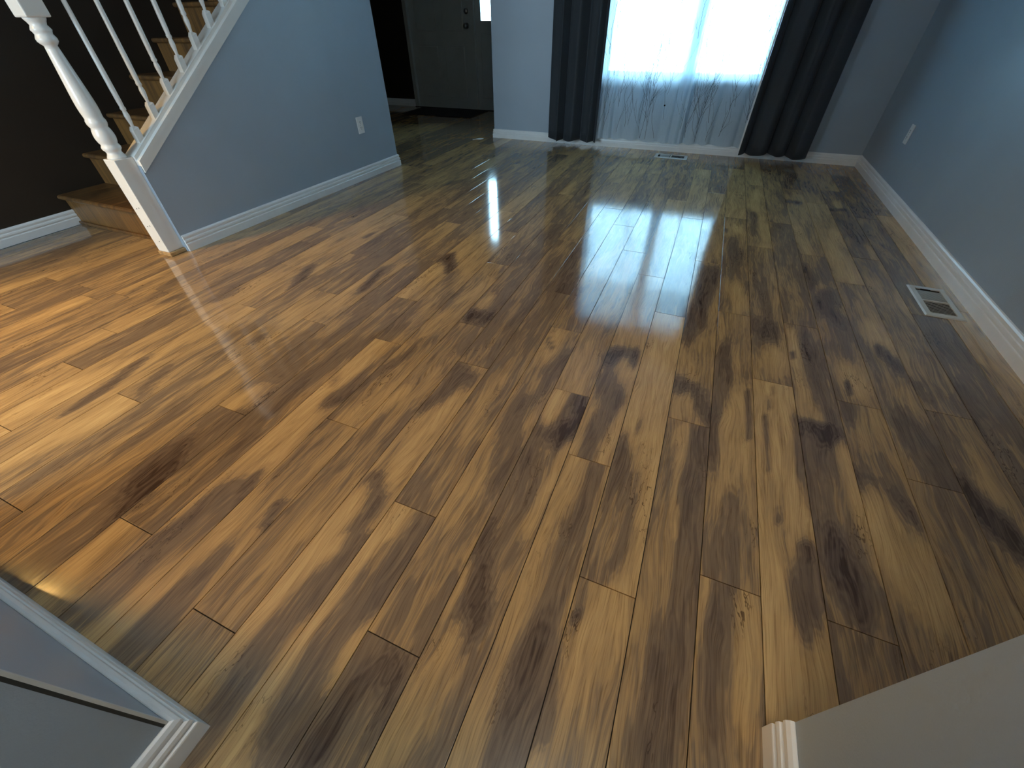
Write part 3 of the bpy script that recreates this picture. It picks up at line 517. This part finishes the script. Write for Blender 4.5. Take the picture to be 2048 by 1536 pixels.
# cap board lying on the sloping top of the stair wall
def slab(b,xa,xb,ya,yb,dz0,dz1):
    b.prism([(ya,capz(ya)+dz0),(yb,capz(yb)+dz0),(yb,capz(yb)+dz1),(ya,capz(ya)+dz1)],lambda u,v,t:(SX(u)-t,u,v),xa,xb)
b=B(); slab(b,-.012,.106,NY+hs+.001,3.455,.001,.026); slab(b,-.004,.118,NY+hs+.001,3.455,-.018,.001) if False else None
slab(b,-.010,-.0008,NY+hs+.001,3.455,-.030,.001)
slab(b,.012,.090,NY+hs+.001,3.455,.026,.044)
loc(b.build('cap_board',M['newel'],rl),rl)
HR=.62
for i in range(9):
    y=1.470+.1287*i; x=SX(y)-.040; z=capz(y)+.044; hb=.0155
    b=B()
    # square foot tapering to the turned neck, cut to the slope
    top=z+.062
    v=[(x-hb,y-hb,z-SL*hb),(x+hb,y-hb,z-SL*hb),(x+hb,y+hb,z+SL*hb),(x-hb,y+hb,z+SL*hb)]
    v+=[(x-hb,y-hb,top-.016),(x+hb,y-hb,top-.016),(x+hb,y+hb,top-.004),(x-hb,y+hb,top-.004)]
    h2=.0095; v+=[(x-h2,y-h2,top),(x+h2,y-h2,top),(x+h2,y+h2,top),(x-h2,y+h2,top)]
    b.add(v,[(0,3,2,1)]+[(q,(q+1)%4,4+(q+1)%4,4+q) for q in range(4)]+[(4+q,4+(q+1)%4,8+(q+1)%4,8+q) for q in range(4)]+[(8,9,10,11)])
    zt=z+HR
    b.lathe([(.0085,top-.001),(.0075,top+.006),(.0085,top+.014),(.0115,top+.034),(.0125,top+.048),(.0105,top+.060),(.0085,top+.066),(.0125,top+.071),(.0128,top+.078),(.0105,top+.084),(.0118,top+.10),(.0122,top+.16),(.0105,top+.35),(.0088,zt-.0)],(x,y,0),14)
    loc(b.build('baluster',M['newel'],rl),rl)
hp=[(-.028,0),(.028,0),(.031,.012),(.026,.022),(.030,.034),(.027,.046),(.015,.055),(-.015,.055),(-.027,.046),(-.030,.034),(-.026,.022),(-.031,.012)]
b=B(); b.prism(hp,lambda u,v,t:(SX(t)-.045+u,t,capz(t)+.044+HR-.004+v),NY+hs,3.45); loc(b.build('handrail',M['newel'],rl),rl)

# ---------------------------------------------------------------- wall outlets
def outlet(name,loc_,rz,label,group,detail=True):
    """plate in local xz, facing -y"""
    e=empty(name,loc_,label,'outlet',group,rz)
    b=B().bbox((-.035,-.0055,-.0575),(.035,-.0003,.0575),.0022,2); b.build('cover_plate',M['plastic'],e)
    for s in (-1,1):
        r=B(); pr=[(.0165*math.cos(a)*1.0,max(-.0135,min(.0135,.0175*math.sin(a)))) for a in [2*math.pi*i/20 for i in range(20)]]
        r.prism(pr,lambda u,v,t:(u,t,v+s*.0195),-.0075,-.005)
        rc=r.build('receptacle',M['plastic'],e)
        sl=B(); sl.box((-.0075,-.0079,s*.0195-.001),(-.0050,-.0074,s*.0195+.008)); sl.box((.0050,-.0079,s*.0195-.0005),(.0075,-.0074,s*.0195+.007)); sl.lathe([(.0026,-.0079),(.0026,-.0074)],(0,0,s*.0195-.0075),10,'y')
        sl.build('slots',M['slot'],rc)
    B().lathe([(.0028,-.0062),(.0028,-.005)],(0,0,0),10,'y').build('screw',M['metal'],e)
    return e
outlet('wall_outlet',(SX(3.06)+.0005,3.06,.383),math.pi/2-.0328,'white duplex outlet on the grey stair wall below the railing',None)
outlet('wall_outlet',(XR-.0005,4.078,.383),-math.pi/2,'white outlet seen edge-on on the right wall near the curtain',None)

# ---------------------------------------------------------------- floor registers
def register(loc_,rz,label):
    e=empty('floor_register',loc_,label,'vent',None,rz)       # long side along local y
    a,l=.076,.152; ia,il=.050,.122
    b=B()
    # bevelled frame ring
    o=[(-a,-l,0),(a,-l,0),(a,l,0),(-a,l,0)]; t=[(-a+.006,-l+.006,.005),(a-.006,-l+.006,.005),(a-.006,l-.006,.005),(-a+.006,l-.006,.005)]
    i1=[(-ia,-il,.005),(ia,-il,.005),(ia,il,.005),(-ia,il,.005)]; i2=[(x,y,.0008) for x,y,z in i1]; o0=[(x,y,.0003) for x,y,z in o]
    b.add(o0+t+i1+i2,[(q,(q+1)%4,4+(q+1)%4,4+q) for q in range(4)]+[(4+q,4+(q+1)%4,8+(q+1)%4,8+q) for q in range(4)]+[(8+q,8+(q+1)%4,12+(q+1)%4,12+q) for q in range(4)])
    b.build('frame',M['grille'],e)
    B().box((-ia,-il,.0003),(ia,il,.0007)).build('duct_opening',M['slot'],e)
    B().box((-ia,-.006,.0008),(ia,.006,.0048)).build('crossbar',M['grille'],e)
    for bank,(ya,yb,tilt) in enumerate(((-il+.004,-.010,.0006),(.010,il-.020,-.0028))):
        s=B(); n=12 if bank else 9
        for q in range(n):
            y=ya+(yb-ya)*(q+.5)/n
            w=.0012 if bank==0 else .0034
            z0=.0036 if bank==0 else .001
            s.prism([(y-w/2-tilt,z0),(y+w/2-tilt,z0),(y+w/2,.0044),(y-w/2,.0044)],lambda u,v,t:(t,u,v),-ia,ia)
        tag(s.build('louvers',M['grille'],e),kind='stuff')
    B().bbox((-.030,il-.013,.001),(.010,il-.008,.0075),.001,1).build('damper_lever',M['slot'],e)
    return e
register((1.186,2.292,0),0,'white metal floor register beside the right-hand baseboard')
register((-.27,4.655,0),math.pi/2,'white metal floor register below the sheer window curtains')

# ---------------------------------------------------------------- front window
win=empty('window_1',(-.37,YF+.07,0)); win['kind']='structure'; win['label']='white framed front window behind sheer curtains'
def wl(o): o.matrix_parent_inverse=Matrix.Translation(win.location).inverted(); return o
def ring(b,x0,x1,z0,z1,w,ya,yb):
    b.box((x0,ya,z0),(x1,yb,z0+w)); b.box((x0,ya,z1-w),(x1,yb,z1)); b.box((x0,ya,z0+w),(x0+w,yb,z1-w)); b.box((x1-w,ya,z0+w),(x1,yb,z1-w))
b=B(); ring(b,wx0+.001,wx1-.001,wz0+.001,wz1-.001,.045,YF+.05,YF+.11); b.box((-.325,YF+.055,wz0+.046),(-.265,YF+.105,wz1-.046)); wl(b.build('frame',M['vinyl'],win))
for xa,xb in ((wx0+.047,-.326),(-.264,wx1-.047)):
    wl(B().box((xa,YF+.078,wz0+.047),(xb,YF+.082,wz1-.047)).build('pane',M['glass'],win))
b=B(); b.bbox((wx0-.03,YF-.014,wz0-.018),(wx1+.03,YF-.0005,wz0),.004,2); b.box((wx0+.001,YF,wz0+.0002),(wx1-.001,YF+.05,wz0+.004)); wl(b.build('sill',M['vinyl'],win))

# ---------------------------------------------------------------- curtains
rod=empty('curtain_rod',(-.36,4.76,2.26),'dark curtain rod above the front window','rod')
b=B().lathe([(.012,-1.45),(.012,1.45)],(0,0,0),16,'x'); b.build('pole',M['rod'],rod)
for s in (-1,1): B().lathe([(.012,s*1.45),(.024,s*1.46),(.03,s*1.485),(.022,s*1.51),(.004,s*1.52)],(0,0,0),16,'x').build('finial',M['rod'],rod)
for x in (-1.3,1.3): B().box((x-.008,0.0,-.008),(x+.008,.116,.008)).build('bracket',M['rod'],rod)
def curtain(name,x0,x1,y,z0,z1,folds,amp,mat,label,group,ph=0,thick=.003,nz=26,nx=180,hemw=.012,gather=1.0,seed=1,topamp=.7,uvs=1.0):
    rr=random.Random(seed); offs=[rr.uniform(-1,1) for _ in range(8)]
    v=[];uv=[]
    W_=x1-x0
    for j in range(nz+1):
        s=j/nz; z=z0+(z1-z0)*s
        for i in range(nx+1):
            u=i/nx; 
            a=2*math.pi*folds*(u+.035*math.sin(2*math.pi*(u*1.7+offs[0]))+.02*math.sin(2*math.pi*(u*3.1+offs[1])))+ph
            k=1+.35*math.sin(2*math.pi*(u*2.3+offs[2]))
            A=amp*k*(topamp+(1-topamp)*(1-s))
            yy=y+A*math.sin(a+.25*math.sin(3*s+offs[3]))+.25*A*math.sin(2*a+offs[4])
            xx=x0+W_*u+.35*A*math.sin(2*a+1.0+offs[5])*.5
            zz=z
            if j==0: zz=z+hemw*(.5*math.sin(a+.6)-.35*math.sin(2*math.pi*u*1.3+offs[6]))
            v.append((xx,yy,zz)); uv.append((u*W_*1.35*uvs+offs[7],z))
    n=nx+1; f=[(j*n+i,j*n+i+1,(j+1)*n+i+1,(j+1)*n+i) for j in range(nz) for i in range(nx)]
    e=empty(name,((x0+x1)/2,y,0),label,'curtain',group)
    o=mesh('panel',v,f,mat,e,True); o.matrix_parent_inverse=Matrix.Translation(e.location).inverted()
    ul=o.data.uv_layers.new(name='UVMap')
    for lp in o.data.loops: ul.data[lp.index].uv=uv[lp.vertex_index]
    if thick:
        md=o.modifiers.new('thickness','SOLIDIFY'); md.thickness=thick; md.offset=0
    return e,v,n
DZ=2.245
curtain('drape_curtain',-1.572,-1.050,4.725,.058,DZ,3.2,.040,M['drape'],'charcoal drape hanging left of the front window','dark window drapes',ph=.8,seed=3)
dr,dv,dn=curtain('drape_curtain',.318,.862,4.725,.060,DZ,3.3,.044,M['drape'],'charcoal drape hanging right of the front window near the corner','dark window drapes',ph=-1.2,seed=9)
nzr=len(dv)//dn
v=[];f=[]
for j in range(nzr):
    x,y,z=dv[j*dn]; v+=[(x-.014,y+.004,z),(x-.002,y+.004,z),(x-.002,y+.007,z),(x-.014,y+.007,z)]
for j in range(nzr-1):
    for q in range(4): k=(q+1)%4; f.append((j*4+q,j*4+k,(j+1)*4+k,(j+1)*4+q))
o=B().add(v,f).build('lining_edge',M['vinyl'],dr); o.matrix_parent_inverse=Matrix.Translation(dr.location).inverted(); o['label']='white lining edge of the drape'
s1,s1v,s1n=curtain('sheer_curtain',-1.20,-.232,4.790,.088,DZ-.02,7,.013,M['sheer'],'left white sheer curtain with thin dark branch print','sheer curtains',ph=.3,thick=0,nx=260,seed=4,hemw=.012)
s2,s2v,s2n=curtain('sheer_curtain',-.348,.50,4.832,.086,DZ-.02,6,.013,M['sheer'],'right white sheer curtain with thin dark branch print','sheer curtains',ph=1.3,thick=0,nx=240,seed=6,hemw=.012)
q=B().lathe([(.001,-.004),(.007,-.003),(.007,0)],(0,0,0),16,'y').build('black_button',M['slot'],None,(-.435,4.766,.395)); tag(q,'tiny round black dot on the left sheer curtain near its middle','button')

# ---------------------------------------------------------------- front door in the foyer
def branch_print(e,v,n,nz,seed,count):
    """thin printed twigs that follow the cloth surface"""
    rr=random.Random(seed); V=[];Fc=[]
    z0,z1=DZ*0+.10,DZ-.05
    def P(u,z):
        u=min(max(u,0),.9999); i=u*(n-1); i0=int(i); f=i-i0
        t=(z-v[n][2])/(v[-1][2]-v[n][2])*(nz-1)+1; t=min(max(t,0.0),nz-.001); j=int(t); g_=t-j
        def q(jj,ii): return Vector(v[jj*n+ii])
        p=(q(j,i0)*(1-f)+q(j,i0+1)*f)*(1-g_)+(q(j+1,i0)*(1-f)+q(j+1,i0+1)*f)*g_
        return Vector((p.x,p.y-.0012,z))
    def twig(u,z,ang,length,w,depth):
        steps=max(3,int(length/.035)); pts=[(u,z)]
        for _ in range(steps):
            ang+=rr.uniform(-.16,.16)-.10*ang
            u+=math.sin(ang)*.035/1.0; z+=math.cos(ang)*.035
            if z>z1 or z<z0 or u<.01 or u>.99: break
            pts.append((u,z))
            if depth<2 and rr.random()<(.30 if depth==0 else .16): twig(u,z,ang+rr.choice((-1,1))*rr.uniform(.35,.7),length*rr.uniform(.25,.5),w*.75,depth+1)
        m=len(pts)
        if m<2: return
        b0=len(V)
        for k,(a,c) in enumerate(pts):
            ww=w*(1-.6*k/m); p=P(a,c); V.extend([(p.x-ww,p.y,p.z),(p.x+ww,p.y,p.z)])
        for k in range(m-1): Fc.append((b0+2*k,b0+2*k+1,b0+2*k+3,b0+2*k+2))
    for _ in range(count): twig(rr.random(),z0+(z1-.2-z0)*rr.random()**1.5,rr.uniform(-.25,.25),rr.uniform(.3,.8),rr.uniform(.0012,.0020),0)
    o=mesh('branch_print',V,Fc,M['print'],e); o.matrix_parent_inverse=Matrix.Translation(e.location).inverted(); tag(o,'dark thin branch print on the sheer cloth',kind='stuff')
branch_print(s1,s1v,s1n,26,21,64)
branch_print(s2,s2v,s2n,26,22,56)
dr=empty('door_1',(-3.86,DY,0)); dr['kind']='structure'; dr['label']='grey white front door with fan light and sidelight in the dim foyer'
def dl(o,p=None): o.matrix_parent_inverse=Matrix.Translation(dr.location).inverted(); return o
b=B()
for xa,xb in ((-4.40,-4.345),(-3.372,-3.290)): b.box((xa,DY-.022,0),(xb,DY+.11,2.10))
b.box((-2.84,DY-.022,0),(-2.78,DY+.11,2.10)); b.box((-4.345,DY-.022,2.04),(-2.84,DY+.11,2.10))
dl(b.build('door_frame',M['door'],dr))
# door leaf: stiles around raised panels, opening for the fan light
b=B(); b.box((-4.343,DY+.03,-.0084),(-3.374,DY+.07,1.70)); b.box((-4.343,DY+.03,1.70),(-4.11,DY+.07,2.038)); b.box((-3.47,DY+.03,1.70),(-3.374,DY+.07,2.038)); 
fan=[(-4.11+.64*.5,2.038)]
cxf,rf=-3.79,.29
arc=[(cxf+rf*math.cos(a),1.72+rf*math.sin(a)) for a in [math.pi*i/14 for i in range(15)]]
for i in range(14):
    (xa,za),(xb,zb)=arc[i],arc[i+1]
    b.prism([(xa,za),(xb,zb),(xb,2.038),(xa,2.038)] if i<14 else [],lambda u,v,t:(u,t,v),DY+.03,DY+.07)
b.box((-4.11,DY+.03,1.70),(cxf-rf,DY+.07,2.038)); b.box((cxf+rf,DY+.03,1.70),(-3.47,DY+.07,2.038)); b.box((cxf-rf,DY+.03,1.70),(cxf+rf,DY+.07,1.72))
dl(b.build('door_leaf',M['door'],dr))
for xa,xb in ((-4.24,-3.92),(-3.80,-3.48)):
    for za,zb in ((.14,.74),(.90,1.58)):
        dl(B().bbox((xa,DY+.018,za),(xb,DY+.0298,zb),.010,2).build('door_panel',M['door'],dr))
b=B(); b.prism([(x,z) for x,z in arc],lambda u,v,t:(u,t,v),DY+.048,DY+.052); dl(b.build('fan_light_glass',M['frost'],dr))
b=B()
for a in (45,90,135):
    ca,sa=math.cos(math.radians(a)),math.sin(math.radians(a)); w=.006
    b.prism([(cxf+sa*w,1.721-ca*w),(cxf+ca*rf+sa*w,1.72+sa*rf*.99-ca*w),(cxf+ca*rf-sa*w,1.72+sa*rf*.99+ca*w),(cxf-sa*w,1.721+ca*w)],lambda u,v,t:(u,t,v),DY+.040,DY+.047)
dl(b.build('fan_light_bars',M['door'],dr))
for z,r in ((.954,.030),(1.103,.027)):
    e=B().lathe([(.032,DY+.029),(.031,DY+.022),(.014,DY+.018),(.013,DY+.0),(r*.8,DY-.008),(r,DY-.022),(r*.85,DY-.036),(.006,DY-.042)] if z<1 else [(.031,DY+.029),(.030,DY+.015),(.020,DY+.011),(.018,DY+.008)],(-3.425,0,z),18,'y')
    dl(e.build('door_knob' if z<1 else 'deadbolt',M['metal'],dr))
# sidelight panel with its glass
b=B(); b.box((-3.289,DY+.02,-.0084),(-2.841,DY+.07,1.005)); b.box((-3.289,DY+.02,1.98),(-2.841,DY+.07,2.038)); b.box((-3.289,DY+.02,1.005),(-3.205,DY+.07,1.98)); b.box((-2.905,DY+.02,1.005),(-2.841,DY+.07,1.98))
dl(b.build('sidelight_frame',M['door'],dr))
dl(B().bbox((-3.21,DY+.010,.14),(-2.91,DY+.0198,.88),.008,2).build('sidelight_panel',M['door'],dr))
dl(B().box((-3.204,DY+.046,1.006),(-2.906,DY+.05,1.979)).build('sidelight_glass',M['glass'],dr))
dl(B().box((-4.40,DY-.04,0.0005),(-2.78,DY-.0225,.006)).build('threshold',M['slot'],dr))

# ---------------------------------------------------------------- mat and small white sheet
mt_=empty('door_mat',(-3.66,6.19,0),'black rubber door mat on the foyer floor by the front door','mat',None,0)
b=B().bbox((-.56,-.30,.0006),(.56,.30,.009),.003,1); b.build('mat_base',M['mat'],mt_)
b=B()
for q in range(36):
    x=-.53+1.06*q/35; b.box((x-.005,-.275,.0091),(x+.005,.275,.0115))
tag(b.build('ribs',M['mat'],mt_),kind='stuff')
v=[];f=[]
for j in range(5):
    for i in range(7): v.append(((i/6-.5)*.125,(j/4-.5)*.045,.0035+.003*math.sin(i*1.1+j*.8)))
f=[(j*7+i,j*7+i+1,(j+1)*7+i+1,(j+1)*7+i) for j in range(4) for i in range(6)]
o=mesh('white_sheet',v,f,M['sheet'],None,True,(-2.40,4.72,0)); o.rotation_euler=(0,0,.75); md=o.modifiers.new('t','SOLIDIFY'); md.thickness=.0008
tag(o,'small thin white sheet lying on the floor where the foyer begins','sheet')
